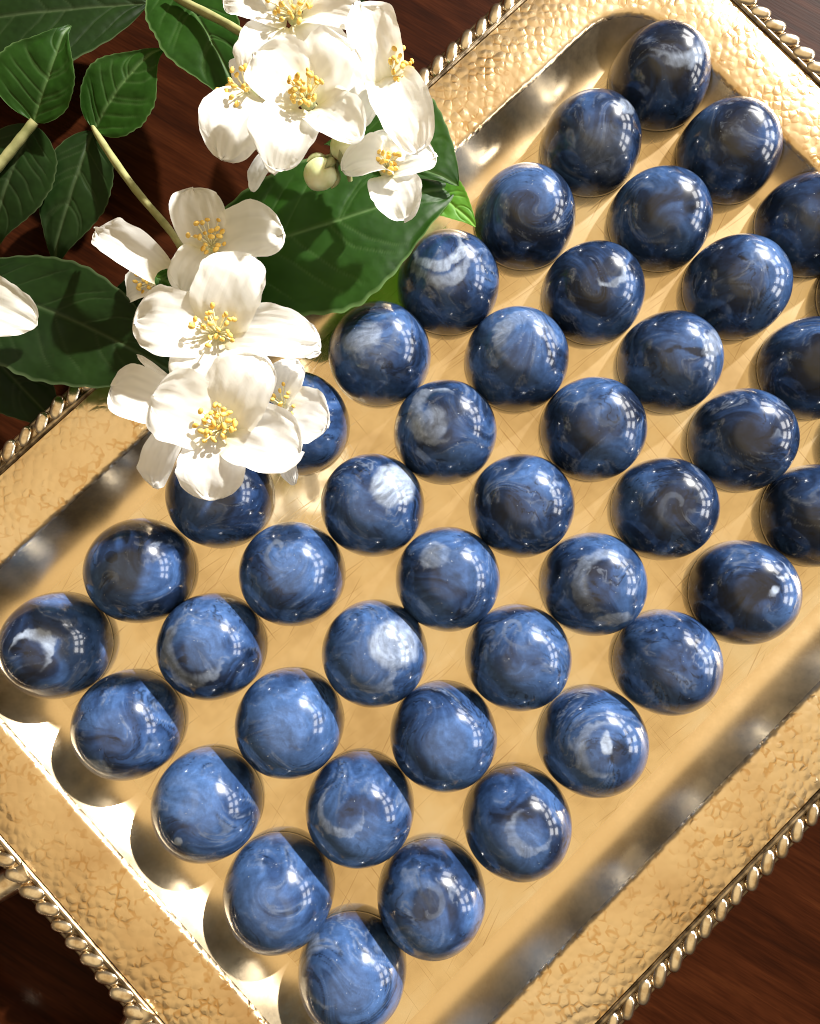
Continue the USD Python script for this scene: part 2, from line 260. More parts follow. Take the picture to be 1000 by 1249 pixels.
# rope border: slanted beads, each one a sub-part
border = mesh('rope_border', sweep([(RW + 1.6, zr - 1.0), (RW + 2.4, zr - 0.2), (RW + 4.4, zr - 0.2), (RW + 5.6, zr - 1.6)]), tarnish_mat, tray, smooth=True)
def project(P):
    q = (np.asarray(P) - CAM) @ RC.T; return 500 + F_PX * q[..., 0] / -q[..., 2], 624.5 - F_PX * q[..., 1] / -q[..., 2]
a, b = ring(RW + 3.3, 60, 400); loop = ab(a, b, np.full(len(a), zr - 0.2)); loop = np.vstack([loop, loop[:1]])
s = np.r_[0, np.cumsum(np.linalg.norm(np.diff(loop, axis=0), axis=1))]
NB = int(s[-1] / 5.9)
rg = np.random.default_rng(5)
BARREL = np.sign(ICO[2].vertices) * np.abs(ICO[2].vertices) ** np.array([.72, .9, .9])
for k in range(NB):
    d = s[-1] * k / NB; c = np.array([np.interp(d, s, loop[:, m]) for m in range(3)]); c2 = np.array([np.interp((d + 1) % s[-1], s, loop[:, m]) for m in range(3)])
    X, Y = project(c)
    if not (-60 < X < 1060 and -60 < Y < 1310): continue
    t = (c2 - c); t /= np.linalg.norm(t); o = np.cross(t, [0, 0, 1.0])
    ang = math.radians(33); t2 = t * math.cos(ang) - o * math.sin(ang); o2 = o * math.cos(ang) + t * math.sin(ang)
    g = 1 + rg.uniform(-.09, .09); c = c + o * rg.uniform(-.2, .2)
    mesh('bead', (c + BARREL @ np.array([t2 * 3.55 * g, o2 * 1.95 * g, np.array([0, 0, 1.8 * g])]), ICO[2].faces), rope_mat, border, smooth=True)
# handle at the lower left end: an arch fixed to the edge at two points
hb = CB - HB - RW - 4.5
hp = [(CA + 24, hb + 3.5, 7.5), (CA + 26, hb - 6, 9), (CA + 29, hb - 22, 14), (CA + 26, hb - 42, 19), (CA, hb - 54, 21), (CA - 26, hb - 42, 19), (CA - 29, hb - 22, 14), (CA - 26, hb - 6, 9), (CA - 24, hb + 3.5, 7.5)]
hs = spline([ab(*q) for q in hp], 60); hr = 3.0 + 1.6 * np.abs(np.linspace(-1, 1, 60)) ** 6
handle = mesh('handle', tube(hs, hr, 14), rope_mat, tray, smooth=60)
for q in (CA + 24, CA - 24):
    c = ab(q, hb + 1.5, 8.0); mesh('handle_mount', blob(c, np.array([np.r_[U, 0] * 7.5, np.r_[V, 0] * 4.2, np.array([0, 0, 2.6])])), rope_mat, handle, smooth=True)

# ------------------------------------------------------------------ bonbons
R0, H0, PEX = 15.15, 17.6, 2.25
NR, NS = 70, 168
def dome_mesh():
    th = np.linspace(0, 1, NR) ** 0.92 * (math.pi / 2); rows = []
    az = np.linspace(0, 2 * math.pi, NS, endpoint=False)
    for t in th[::-1]:
        r, z = max(math.cos(t), 0) ** (2 / PEX), math.sin(t) ** (2 / PEX) if t > 0 else 0.0
        rows.append(np.stack([r * np.cos(az), r * np.sin(az), np.full(NS, z)], 1))
    rows.append(np.stack([0.985 * np.cos(az), 0.985 * np.sin(az), np.full(NS, -0.0)], 1) * [1, 1, 0])
    return np.vstack(rows), grid_faces(NR + 1, NS, True)
DV, DF = dome_mesh()
NAVY, DEEP, MID, LIGHT, PALE = (np.array(c) for c in ((0.003, 0.005, 0.012), (0.006, 0.012, 0.032), (0.017, 0.040, 0.112), (0.050, 0.106, 0.255), (0.22, 0.27, 0.37)))
def rodr(q, k, a):
    c, s_ = np.cos(a)[:, None], np.sin(a)[:, None]
    return q * c + np.cross(k, q) * s_ + k * (q @ k)[:, None] * (1 - c)
def marble(seed, feats=(), tone=0.0):
    rg = np.random.default_rng(seed); P = DV.copy(); P /= np.linalg.norm(P, axis=1, keepdims=True).clip(.3)
    q = P.copy()
    for _ in range(5):
        c = rg.normal(size=3); c[2] = abs(c[2]) + .35; c /= np.linalg.norm(c)
        d = np.linalg.norm(q - c, axis=1); q = rodr(q, c, rg.choice([-1, 1]) * rg.uniform(.8, 2.6) * np.exp(-(d / rg.uniform(.28, .55)) ** 2))
    off = rg.uniform(0, 50, 3); F = lambda x, k, o=4: meshkit.fbm(x + off, o, k + seed)
    w = np.stack([F(q * 1.3, 11), F(q * 1.3, 12), F(q * 1.3, 13)], 1) - .5
    q2 = q + 0.9 * w
    t = F(q2 * np.array([1.5, 1.5, 1.5]), 1, 5); st = F(q2 * 3.6, 2, 5); w2 = np.stack([F(q2 * 2.6, 14), F(q2 * 2.6, 15), F(q2 * 2.6, 16)], 1) - .5; fine = sstep(F((q2 + .8 * w2) * 5.5, 3, 5), .15, .85)
    base = sstep(t + .22 * (st - .5) + tone, 0.26, 0.70)[:, None]
    col = np.where(base < .5, DEEP + (MID - DEEP) * base * 2, MID + (LIGHT - MID) * (base * 2 - 1) * .55)
    dk = sstep(st, .60, .68) * sstep(t, .62, .36) * .8
    col = col + (NAVY - col) * dk[:, None]
    band = np.exp(-((t - rg.uniform(.50, .58)) / .018) ** 2) * sstep(st, .45, .6) * .35
    col = col + (PALE * .7 - col) * band[:, None]
    vn = F((q2 + .5 * w2) * 2.3, 31, 4); vein = np.exp(-((vn - .5) / .020) ** 2) * sstep(F(q * 1.8, 32, 3), .46, .60) * .75
    vn2 = F((q2 + .6 * w2) * 2.0, 33, 4); vein2 = np.exp(-((vn2 - .47) / .018) ** 2) * sstep(F(q * 1.8, 34, 3), .52, .64) * .38
    col = col + (NAVY - col) * vein[:, None]; col = col + (PALE * .8 - col) * vein2[:, None]
    col = col * (0.74 + 0.52 * fine[:, None])
    rag = .16 * (F(P * 7, 21) - .5) + .34 * (F(P * 2.5, 22) - .5)
    for kind, cx, cy, r, *more in feats:
        st_ = more[0] if more else .8
        if kind == 'crescent':
            ang = more[1] if len(more) > 1 else 0; d1 = np.hypot(P[:, 0] - cx, P[:, 1] - cy) + rag
            d2 = np.hypot(P[:, 0] - cx - .30 * r * math.cos(ang), P[:, 1] - cy - .30 * r * math.sin(ang)) + rag * .6
            m = sstep(d1, r * 1.02, r * .93) * sstep(d2, r * .76, r * .94) * (.55 + .9 * st); tgt = PALE * (.5 + .9 * fine[:, None])
        elif kind == 'spiral':
            x, y = P[:, 0] - cx, P[:, 1] - cy; d = np.hypot(x, y) + rag * .5
            m = sstep(np.cos(np.arctan2(y, x) * 1 - d / r * 7.0 + seed), .62, .93) * sstep(d, r, r * .4) * .42; tgt = PALE * .6
        elif kind == 'dark':
            ex = more[1] if len(more) > 1 else 1.0; an = more[2] if len(more) > 2 else 0.0
            x, y = P[:, 0] - cx, P[:, 1] - cy; x, y = x * math.cos(an) + y * math.sin(an), -x * math.sin(an) + y * math.cos(an)
            m = sstep(np.hypot(x / ex, y) + rag * .9, r * 1.05, r * .65) * (.60 + .6 * st); tgt = NAVY * .8
        elif kind == 'light':
            m = sstep(np.hypot(P[:, 0] - cx, P[:, 1] - cy) + rag, r, r * .72); tgt = LIGHT * (0.9 + .5 * (fine[:, None] - .4))
        else:
            ex = more[1] if len(more) > 1 else 1.0; an = more[2] if len(more) > 2 else 0.0
            x, y = P[:, 0] - cx, P[:, 1] - cy; x, y = x * math.cos(an) + y * math.sin(an), -x * math.sin(an) + y * math.cos(an)
            m = sstep(np.hypot(x / ex, y) + rag * .7, r * 1.05, r * .72) * (.95 + .9 * (st - .45)); tgt = PALE * (.95 + .9 * (fine[:, None] - .5))
        col = col + (tgt - col) * np.clip(m * st_, 0, 1)[:, None]
    return np.clip(col, 0.002, 0.9)
OFF = {(1, 8): (-3.2, .5), (0, 7): (-2, 0), (0, 0): (-1.4, 1.3), (0, 1): (-1.6, -0.4), (0, 2): (0.4, -1.6), (0, 3): (0, -0.6), (0, 4): (-0.5, 0.2), (0, 5): (0.2, -1.1), (1, 0): (-0.7, 0), (1, 1): (-0.4, 0.9), (1, 2): (1.0, -0.5), (1, 3): (0.4, 0.2), (1, 4): (0.2, -0.1), (1, 5): (-0.8, 0.5), (1, 6): (0.5, -0.5), (2, 0): (0.3, 0.9), (2, 1): (0.8, 1.8), (2, 2): (2.6, 0), (2, 3): (1.5, -0.1), (2, 4): (1.0, 0), (2, 5): (0.2, 1.3), (2, 6): (1.2, 0.2), (2, 7): (-0.3, 1.8), (3, 0): (-1.1, 0.1), (3, 1): (-0.4, 0.6), (3, 3): (0.9, -1.3), (3, 4): (0, -1.0), (3, 5): (-0.9, -0.4), (3, 6): (0.1, -1.5), (3, 7): (-1.4, 0.2), (3, 8): (-2.0, 0.3), (4, 0): (-0.9, -0.4), (4, 1): (-0.2, -0.5), (4, 4): (1.9, -0.4), (4, 5): (0.2, 0.1), (4, 6): (1.2, -0.9), (4, 7): (-0.6, 0.9), (4, 8): (-1.2, 1.1)}
# (row, place): look, pigment features (kind, x, y, radius, strength, ...), tone
LOOK = {
 (0, 0): ('bright blue marbled bonbon', [('light', .1, .1, .55, .5), ('crescent', -.5, .3, .45, .5, 0)], .07),
 (0, 1): ('blue bonbon with dark looping swirl', [('dark', -.1, .25, .3, .8), ('spiral', -.1, .2, .6, .6), ('light', 0, -.3, .4, .3)], .05),
 (0, 2): ('mottled mid blue bonbon', [('light', 0, -.1, .5, .45), ('crescent', .1, .1, .38, .35, 1)], .05),
 (0, 3): ('navy bonbon with pale shard', [('dark', .22, .0, .24, .8, 1.3, .6), ('pale', -.02, .14, .12, 1.0, 2.0, 1.7), ('crescent', -.1, .05, .5, .5, 0)], -.02),
 (0, 4): ('smooth plain blue bonbon', [], .03),
 (0, 5): ('navy bonbon with folds and fleck', [('dark', -.05, .2, .35, .95, 1.3, .2), ('pale', .1, .05, .11, .95, 1.6, .6), ('crescent', .25, .35, .2, .7, 2)], -.04),
 (0, 6): ('dark blue bonbon cut by the frame', [], -.03),
 (0, 7): ('nearly black bonbon sliver at right edge', [], -.1),
 (1, 0): ('blue bonbon with scribbled dark veins', [('spiral', 0, -.1, .6, .5), ('light', -.3, .4, .4, .5)], .06),
 (1, 1): ('blue bonbon with broad grey crescent', [('crescent', -.25, .2, .40, .6, 1.2), ('dark', -.1, .35, .2, .5, 1.6, .5), ('light', .2, -.2, .5, .4)], .04),
 (1, 2): ('hazy blue bonbon', [('light', .1, 0, .6, .5)], .07),
 (1, 3): ('blue bonbon with curl at its top', [('spiral', -.15, .55, .4, .9), ('dark', -.4, 0, .2, .6)], .0),
 (1, 4): ('blue bonbon with pale lower streak', [('pale', .2, -.6, .13, .7, 2.6, .2), ('crescent', 0, .1, .6, .4, -.6)], .02),
 (1, 5): ('navy bonbon with round swirl', [('dark', 0, .2, .5, .75), ('spiral', -.1, -.05, .6, .6)], -.03),
 (1, 6): ('plain dark blue bonbon', [], -.02),
 (1, 7): ('very dark bonbon cut by the frame', [('dark', -.2, 0, .5, .7)], -.06),
 (1, 8): ('black bonbon sliver at right edge', [], -.1),
 (2, 0): ('vivid blue bonbon with fan pattern', [('light', -.05, .35, .45, .8), ('pale', -.25, -.35, .09, .8), ('spiral', -.2, .2, .7, .3)], .08),
 (2, 1): ('soft bright blue bonbon', [('light', .1, .3, .55, .7)], .06),
 (2, 2): ('blue bonbon with large pale patch', [('pale', .35, .25, .42, .7, 1.2, -.6), ('crescent', 0, -.2, .4, .4, 2)], .02),
 (2, 3): ('blue bonbon with pale smudge upper left', [('pale', -.3, .4, .24, .5, 1.3, .3), ('light', .2, .2, .5, .4)], .04),
 (2, 4): ('dark blue bonbon with tiny ring', [('crescent', .45, .2, .14, .7, 0)], -.02),
 (2, 5): ('blue bonbon with hooked swirl', [('spiral', -.05, .15, .55, .6), ('dark', .1, -.1, .3, .5)], -.01),
 (2, 6): ('blue bonbon with dark slash', [('dark', -.05, -.05, .12, .95, 3.5, -.1), ('pale', .5, .1, .22, .5, 1.5, .8)], .0),
 (2, 7): ('blue bonbon with small black dot', [('dark', -.25, .2, .09, 1.0), ('light', .1, .3, .4, .4)], .01),
 (2, 8): ('plain navy bonbon cut by the frame', [], -.02),
 (3, 0): ('blue bonbon with grey oval patch', [('pale', -.3, -.62, .21, .65, 1.6, .3)], .05),
 (3, 1): ('blue bonbon with large circular swirl', [('crescent', -.1, .0, .6, .5, .8), ('light', .15, .05, .42, .5)], .04),
 (3, 2): ('blue bonbon with white curls on top', [('dark', -.05, .7, .3, .8), ('spiral', -.1, .4, .5, 1.0), ('light', .2, .1, .5, .5)], .02),
 (3, 3): ('dark bonbon with bright pale blot', [('pale', .4, .25, .38, .95, 1.2, 1.0), ('dark', .1, -.65, .2, .5)], -.01),
 (3, 4): ('blue bonbon with grey comma', [('dark', .0, .3, .3, .6, 1.5, 1.2), ('pale', -.35, -.05, .32, .45, 1.1, 1.0), ('crescent', -.25, .1, .5, .5, 0)], -.01),
 (3, 5): ('blue bonbon with ringed cap', [('crescent', 0, .1, .55, .5, -1.2), ('light', 0, .5, .4, .4)], .02),
 (3, 6): ('dark bonbon with pale hook', [('crescent', .05, .0, .32, .8, 2.4), ('dark', .1, .1, .25, .7)], -.02),
 (3, 7): ('navy bonbon with black blotch', [('dark', .3, -.1, .28, .9), ('light', -.2, .4, .4, .3)], -.01),
 (3, 8): ('dark slate bonbon with veiled patch', [('dark', -.1, .15, .4, .5)], -.04),
 (4, 0): ('slate bonbon with white crescent', [('crescent', .0, -.02, .42, 1.0, 4.1), ('dark', .1, -.25, .3, .7)], -.02),
 (4, 1): ('plain slate blue bonbon', [('dark', -.2, .2, .08, .8)], -.02),
 (4, 2): ('dark bonbon partly under white flower', [], -.02),
 (4, 3): ('blue bonbon half hidden behind flowers', [('light', .2, .3, .4, .4)], .03),
 (4, 4): ('blue bonbon with milky left swirl', [('pale', -.3, .0, .3, .6, 1.5, .3), ('spiral', -.1, 0, .7, .6)], .02),
 (4, 5): ('bonbon with two thin pale arcs', [('crescent', -.2, .3, .45, .9, 1.9), ('crescent', -.15, .05, .5, .7, 1.8)], .0),
 (4, 6): ('smooth dark blue bonbon', [], -.01),
 (4, 7): ('blue bonbon with grey veil below', [('pale', .1, -.55, .4, .22, 1.4, 0), ('pale', .45, .25, .18, .5, 1.5, 1.0)], -.02),
 (4, 8): ('bonbon with big black glossy patch', [('dark', .0, .25, .36, 1.0, 1.35, .2), ('crescent', .1, .2, .62, .6, 2.5)], -.03)}
ORD = ['first', 'second', 'third', 'fourth', 'fifth', 'sixth', 'seventh', 'eighth', 'ninth']
rg = np.random.default_rng(3)
for (ia, ib), (look, feats, tone) in LOOK.items():
    c = ab(ia * PITCH_A, ib * PITCH_B, 0.05); o = OFF.get((ia, ib), (0, 0)); c[0] += o[0]; c[1] += o[1]
    sc = 1 + rg.uniform(-.012, .012); hz = 1 + rg.uniform(-.03, .03)
    lum = 1 + .018 * (meshkit.fbm(DV * 2.2 + rg.uniform(0, 90, 3), 2) - .5)[:, None]
    v = DV * lum * np.array([R0 * sc, R0 * sc, H0 * hz]) + c
    place = f', {ORD[ib]} up in {ORD[ia]} row from lower right rim'
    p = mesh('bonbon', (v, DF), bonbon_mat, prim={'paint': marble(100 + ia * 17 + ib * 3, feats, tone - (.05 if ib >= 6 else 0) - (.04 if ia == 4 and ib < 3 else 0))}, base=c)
    prm = stage.GetPrimAtPath(p); UsdGeom.Xformable(prm).AddTranslateOp().Set(Gf.Vec3d(*(c * MM).tolist()))
    tag(prm, look + place, 'bonbon', 'blue marbled bonbons set in rows on the tray')

# ------------------------------------------------------------------ mock orange sprigs
nrm = lambda v: v / (np.linalg.norm(v) + 1e-12)
seedn = [0]
def petal(base, tip, w, zb, zt, cup=.18, bend=.10, notch=.0, base_w=.50, roll=0.0, tint=0.0, peak=.60):
    """A petal from base to tip (pixels of the photograph, heights in mm): a curved thin sheet."""
    seedn[0] += 1; rg = np.random.default_rng(1000 + seedn[0])
    B, T = unp(*base, zb), unp(*tip, zt); B = B - 1.3 * nrm(T - B); L = np.linalg.norm(T - B); X = (T - B) / L
    Y = nrm(np.cross([0, 0, 1.0], X)); N = np.cross(X, Y)
    if roll: Y, N = Y * math.cos(roll) + N * math.sin(roll), N * math.cos(roll) - Y * math.sin(roll)
    W = 1.1 * w * (CAM[2] - (zb + zt) / 2) / F_PX
    nu, nv = 26, 19
    u = 1 - (1 - np.linspace(0, 1, nu)) ** 1.35
    u, vv = np.meshgrid(u, np.linspace(-1, 1, nv), indexing='ij')
    lo = base_w + (1 - base_w) * np.sqrt(np.clip(1 - (1 - u / peak) ** 2, 0, 1)); hi = np.clip(1 - ((u - peak) / (1 - peak)).clip(0) ** 3.0, 0, 1) ** .5
    h = np.where(u < peak, lo, hi) * W / 2
    nz = lambda s, k: meshkit.fbm(np.stack([u * s + seedn[0] * 3.1, vv * s, np.zeros_like(u) + k], -1), 3, k) - .5
    h = h * (1 + .30 * nz(3.2, 5) * sstep(u, .2, .7) + .14 * nz(9, 6) * sstep(u, .5, .9))
    uu = u * (1 - notch * np.exp(-(vv / .22) ** 2) * sstep(u, .6, 1)) * (1 + .13 * nz(3, 8) * sstep(u, .45, 1) + .06 * nz(9, 9) * sstep(u, .7, 1))
    ht = cup * W * (np.abs(vv) ** 1.8) * (h / (W / 2)) ** 2 + bend * L * np.sin(np.pi * np.clip(u, 0, 1) ** .9) - 0.10 * L * sstep(u, .72, 1.02) ** 1.5
    ht = ht + W * .10 * nz(2.3, 1) + W * .045 * nz(6, 2) * sstep(np.abs(vv), .2, 1) + .06 * W * np.sin(5 * u + 7 * vv + seedn[0]) * sstep(np.abs(vv), .5, 1) * sstep(u, .4, 1)
    P = B + X * (uu * L)[..., None] + Y * (vv * h)[..., None] + N * ht[..., None]
    streak = meshkit.fbm(np.stack([u * 2.2, vv * 16 * (0.3 + h / W), np.full_like(u, seedn[0] * 1.7)], -1), 4, 3)
    white, cream = np.array([0.90, 0.90, 0.885]), np.array([0.80, 0.74, 0.42])
    k = (np.exp(-(u / .17) ** 2) * .7 + tint * .6)[..., None].clip(0, 1); col = white + (cream - white) * k
    col = col * (1 - .40 * (streak[..., None] - .45).clip(0))
    return (P.reshape(-1, 3), grid_faces(nu, nv)), {'tint': col.reshape(-1, 3), 'streak': streak.ravel()}
def flower(parent, c, z, petals, n_st=22, face=(0, 0, 1), spread=.75, length=6.5, anchor=None, label=None):
    """petals: (base, tip, width, zb, zt, extra). The centre is the part; petals, filaments and anthers are its sub-parts."""
    seedn[0] += 1; rg = np.random.default_rng(2000 + seedn[0]); C = unp(*c, z - 2.0); fz = nrm(np.array(face, float))
    fx = nrm(np.cross(fz, [0.3, 1, .1])); fy = np.cross(fz, fx)
    fl = mesh('flower', blob(C, np.array([fx * 2.0, fy * 2.0, fz * 1.8])), bud_mat, parent, smooth=True)
    if label: tag(stage.GetPrimAtPath(fl), label)
    for bp, tp, w, zb, zt, kw in petals:
        vf, pv = petal(bp, tp, w, zb, zt, **kw); mesh('petal', vf, petal_mat, fl, prim=pv)
    fil, ant = [], []
    for k in range(n_st):
        r = spread * math.sqrt((k + .5) / n_st); a = k * 2.39996 + rg.uniform(-.3, .3)
        d = nrm(fz + fx * r * math.cos(a) + fy * r * math.sin(a)); Ln = length * rg.uniform(.7, 1.15)
        s0 = C + fz * 1.2 + (fx * math.cos(a) + fy * math.sin(a)) * .9 * r; e = s0 + d * Ln + fz * rg.uniform(-.4, .4)
        mid = (s0 + e) / 2 + fz * .5
        fil.append(tube(spline([s0, mid, e], 5), [.22, .2, .18, .17, .15], 5)); q = nrm(rg.normal(size=3)); q2 = nrm(np.cross(q, d))
        ant.append(blob(e, np.array([q * .85, q2 * .55, np.cross(q, q2) * .55]) * rg.uniform(.8, 1.15), 1))
    if n_st:
        mesh('filaments', join(fil), filament_mat, fl, smooth=True); mesh('anthers', join(ant), anther_mat, fl, smooth=True)
    if anchor is not None:
        A = np.asarray(anchor, float); mesh('flower_stalk', tube(spline([C - fz * 1.2, (C + A) / 2 + np.array([0, 0, -2.0]), A], 10), [.9] * 10, 7), stem_mat, fl, smooth=60)
    return fl
def leaf(parent, base, tip, wl, wr, zb, zt, m, arch=.06, fold=.10, bow=0.0, peak=.45, wave=.03, label=None, sharp=.30, veins=6, name='leaf'):
    """A leaf from base to tip; wl and wr are the widths left and right of the midrib (pixels), bow bends the midrib sideways."""
    seedn[0] += 1; sd = seedn[0]
    B, T = unp(*base, zb), unp(*tip, zt); L = np.linalg.norm(T - B); X = (T - B) / L
    Y = nrm(np.cross([0, 0, 1.0], X)); N = np.cross(X, Y); sc = (CAM[2] - (zb + zt) / 2) / F_PX
    nu, nv = (150, 71) if L > 45 else (90, 51)
    u, vv = np.meshgrid(np.linspace(0, 1, nu), np.linspace(-1, 1, nv), indexing='ij')
    g = math.log(.5) / math.log(peak); pr = np.sin(np.pi * u ** g) ** .72 * (1 - sharp * sstep(u, .5, 1))
    wd = np.where(vv > 0, wl, wr) * sc * pr * (1 + .012 * np.sin(u * 90 + sd) * sstep(np.abs(vv), .8, 1) + .12 * (meshkit.fbm(np.stack([u * 5 + sd, np.sign(vv), 0 * u], -1), 3) - .5))
    av = np.abs(vv)
    mid = np.exp(-(vv * wd / 0.45) ** 2)
    side = np.zeros_like(u); quilt = np.zeros_like(u)
    for k in range(veins):
        u0 = .03 + .13 * k * (.9 + .1 * math.sin(k * 3 + sd)) + np.where(vv > 0, .028, -.02) * math.sin(sd * 2.3 + k * 1.7) + .03 * (meshkit.fbm(np.stack([av * 3 + k * 7, np.sign(vv) + sd, 0 * u], -1), 2) - .5); ph = (u - u0 - .26 * av ** 1.25) * L
        side = np.maximum(side, np.exp(-(ph / .32) ** 2) * sstep(av, .95, .6)); quilt += np.exp(-(ph / 2.2) ** 2) * sstep(av, 1, .5)
    ht = L * arch * np.sin(np.pi * u) * 1.0 + fold * av * wd - .35 * mid - .18 * side - .14 * quilt + wave * L * (meshkit.fbm(np.stack([u * 2.4 + sd, vv * 1.3, 0 * u], -1), 3, 4) - .5) * (0.3 + av)
    ht = ht - .05 * L * sstep(u, .8, 1) ** 2
    P = B + X * (u * L)[..., None] + Y * (vv * wd + bow * L * np.sin(np.pi * u))[..., None] + N * ht[..., None]
    vein = np.clip(mid * .6 + side * .22 + .9 * sstep(av, .955, .985), 0, 1)
    p = mesh(name, (P.reshape(-1, 3), grid_faces(nu, nv)), m, parent, prim={'vein': vein.ravel()})
    if label: tag(stage.GetPrimAtPath(p), label)
    return p
def stalk(parent, pts, r0, r1, name='stem', n=26, node=True):
    q = spline([unp(*p) for p in pts], n); r = np.linspace(r0, r1, n) * (1 + .05 * np.sin(np.arange(n) * 1.9))
    if node: r[:3] *= [.55, .8, 1.0]
    return mesh(name, tube(q, r, 10), stem_mat, parent, smooth=60)

# --- lower sprig: three open blossoms in a column, more behind them
s1 = thing('mock_orange_sprig', 'lower sprig with white blossoms in a column beside the left bonbons', 'flower sprig', loc=unp(230, 330, TABLE_Z).tolist(), group=None)
stalk(s1, [(113, 155, 8), (130, 182, 11), (178, 247, 17), (224, 308, 24), (240, 360, 27), (248, 430, 29), (255, 500, 31)], 1.15, .9)
leaf(s1, (114, 158), (199, 53), 42, 60, 8, 12, leaf_mat, arch=.05, fold=.12, bow=.03, peak=.36, sharp=.55, wave=.06, label='small pointed green leaf at stem joint')
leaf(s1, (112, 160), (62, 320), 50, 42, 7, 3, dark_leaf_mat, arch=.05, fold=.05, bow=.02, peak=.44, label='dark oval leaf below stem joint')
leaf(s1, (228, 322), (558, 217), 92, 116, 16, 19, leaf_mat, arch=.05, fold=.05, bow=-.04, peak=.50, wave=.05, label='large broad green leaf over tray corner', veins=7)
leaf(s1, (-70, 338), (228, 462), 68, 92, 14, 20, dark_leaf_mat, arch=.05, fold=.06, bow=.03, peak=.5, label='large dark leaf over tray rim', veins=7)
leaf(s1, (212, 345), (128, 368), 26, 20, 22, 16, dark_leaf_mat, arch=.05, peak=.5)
A1 = unp(228, 322, 25); A2 = unp(243, 390, 28); A3 = unp(254, 495, 31)
flower(s1, (258, 302), 33, [
    ((254, 300), (234, 228), 60, 32, 37, dict(notch=.10, cup=.12, tint=.12)), ((264, 300), (342, 282), 66, 32, 38, dict(cup=.16, tint=.18, notch=.05)),
    ((251, 308), (222, 352), 48, 32, 36, dict(cup=.14, tint=.16)), ((268, 308), (305, 352), 52, 31, 32, dict(cup=.10))], 20, (.15, .05, 1), .8, anchor=A1)
flower(s1, (266, 408), 38, [
    ((268, 402), (302, 312), 80, 37, 43, dict(cup=.15, tint=.08)), ((256, 408), (164, 388), 76, 37, 42, dict(cup=.10, notch=.0, tint=.05)),
    ((282, 406), (384, 414), 58, 37, 41, dict(cup=.14, bend=.14)), ((262, 418), (228, 474), 62, 37, 40, dict(cup=.12, tint=.12))], 24, (.1, .05, 1), .95, anchor=A2)
flower(s1, (272, 523), 44, [
    ((276, 515), (318, 436), 80, 43, 50, dict(cup=.16, tint=.06)), ((262, 518), (186, 482), 84, 43, 49, dict(cup=.14, tint=.03)),
    ((268, 536), (254, 606), 72, 43, 46, dict(cup=.12, notch=.06)), ((284, 526), (364, 548), 80, 43, 48, dict(cup=.18, notch=.05))], 34, (0, 0, 1), .85, 6.0, anchor=A3)
flower(s1, (345, 500), 30, [
    ((342, 500), (396, 520), 66, 30, 34, dict(cup=.12)), ((338, 488), (362, 442), 40, 30, 34, dict(cup=.2)), ((338, 515), (358, 590), 20, 29, 24, dict(cup=.2)),
    ((335, 400), (389, 426), 40, 30, 31, dict(cup=.2, tint=0.0))], 14, (.45, .2, 1), .9, 6.0, anchor=A3, label='half hidden side blossom')
flower(s1, (214, 505), 31, [
    ((212, 500), (136, 470), 60, 31, 35, dict(cup=.2, bend=.18)), ((216, 522), (182, 594), 40, 29, 22, dict(cup=.14)), ((212, 468), (168, 434), 9, 33, 37, dict(cup=.2))], 0, (-.5, 0, 1), anchor=A3, label='side blossom behind')
flower(s1, (203, 342), 27, [
    ((200, 336), (116, 278), 46, 27, 30, dict(cup=.30, bend=.2, peak=.5, tint=-.1)), ((196, 346), (152, 358), 34, 25, 22, dict(cup=.25, tint=.25))], 16, (-.9, -.2, .4), .6, 6.0, anchor=A1, label='blossom seen from the side')
leaf(s1, (190, 336), (244, 366), 17, 17, 33, 31, leaf_mat, arch=.08, fold=.3, peak=.4, name='sepal', veins=3)

# --- upper sprig
s2 = thing('mock_orange_sprig', 'upper sprig with crowded sunlit white blossoms and buds beside far tray rim', 'flower sprig', loc=unp(380, 110, TABLE_Z).tolist())
stalk(s2, [(205, -8, 15), (255, 18, 18), (300, 44, 22), (345, 85, 27), (375, 120, 31), (410, 165, 31), (455, 200, 31)], 1.3, .9)
leaf(s2, (205, -30), (300, 134), 46, 62, 10, 14, leaf_mat, arch=.06, fold=.08, bow=.02, peak=.42, label='green leaf under the top stem')
leaf(s2, (395, 175), (560, 221), 96, 16, 20, 21, leaf_mat, arch=.04, fold=.05, bow=.0, peak=.62, label='dark green leaf behind the sunlit blossoms')
leaf(s2, (505, 215), (581, 274), 30, 26, 15, 15, bright_leaf_mat, arch=.05, fold=.05, peak=.4, label='bright green leaf tip beside bonbon')
leaf(s2, (396, -40), (446, 30), 22, 22, 22, 24, dark_leaf_mat, arch=.05, peak=.5)
B1 = unp(352, 92, 28); B2 = unp(412, 165, 31)
flower(s2, (360, 22), 40, [
    ((345, 18), (272, -8), 60, 39, 43, dict(cup=.12)), ((340, 36), (306, 92), 62, 39, 42, dict(cup=.10)), ((372, 22), (444, 26), 46, 39, 45, dict(cup=.2, tint=.06)),
    ((362, 36), (392, 96), 86, 39, 41, dict(cup=.10)), ((356, 8), (342, -50), 70, 39, 45, dict(cup=.2))], 26, (0, -.1, 1), .9, 7.0, anchor=B1)
flower(s2, (375, 124), 50, [
    ((366, 118), (312, 62), 82, 49, 54, dict(cup=.14)), ((384, 112), (432, 56), 84, 49, 54, dict(cup=.14)),
    ((368, 138), (336, 202), 76, 49, 54, dict(cup=.20, tint=.08)), ((388, 134), (436, 166), 62, 49, 54, dict(cup=.22, tint=.10))], 30, (-.05, -.12, 1), .75, 6.0, anchor=B1)
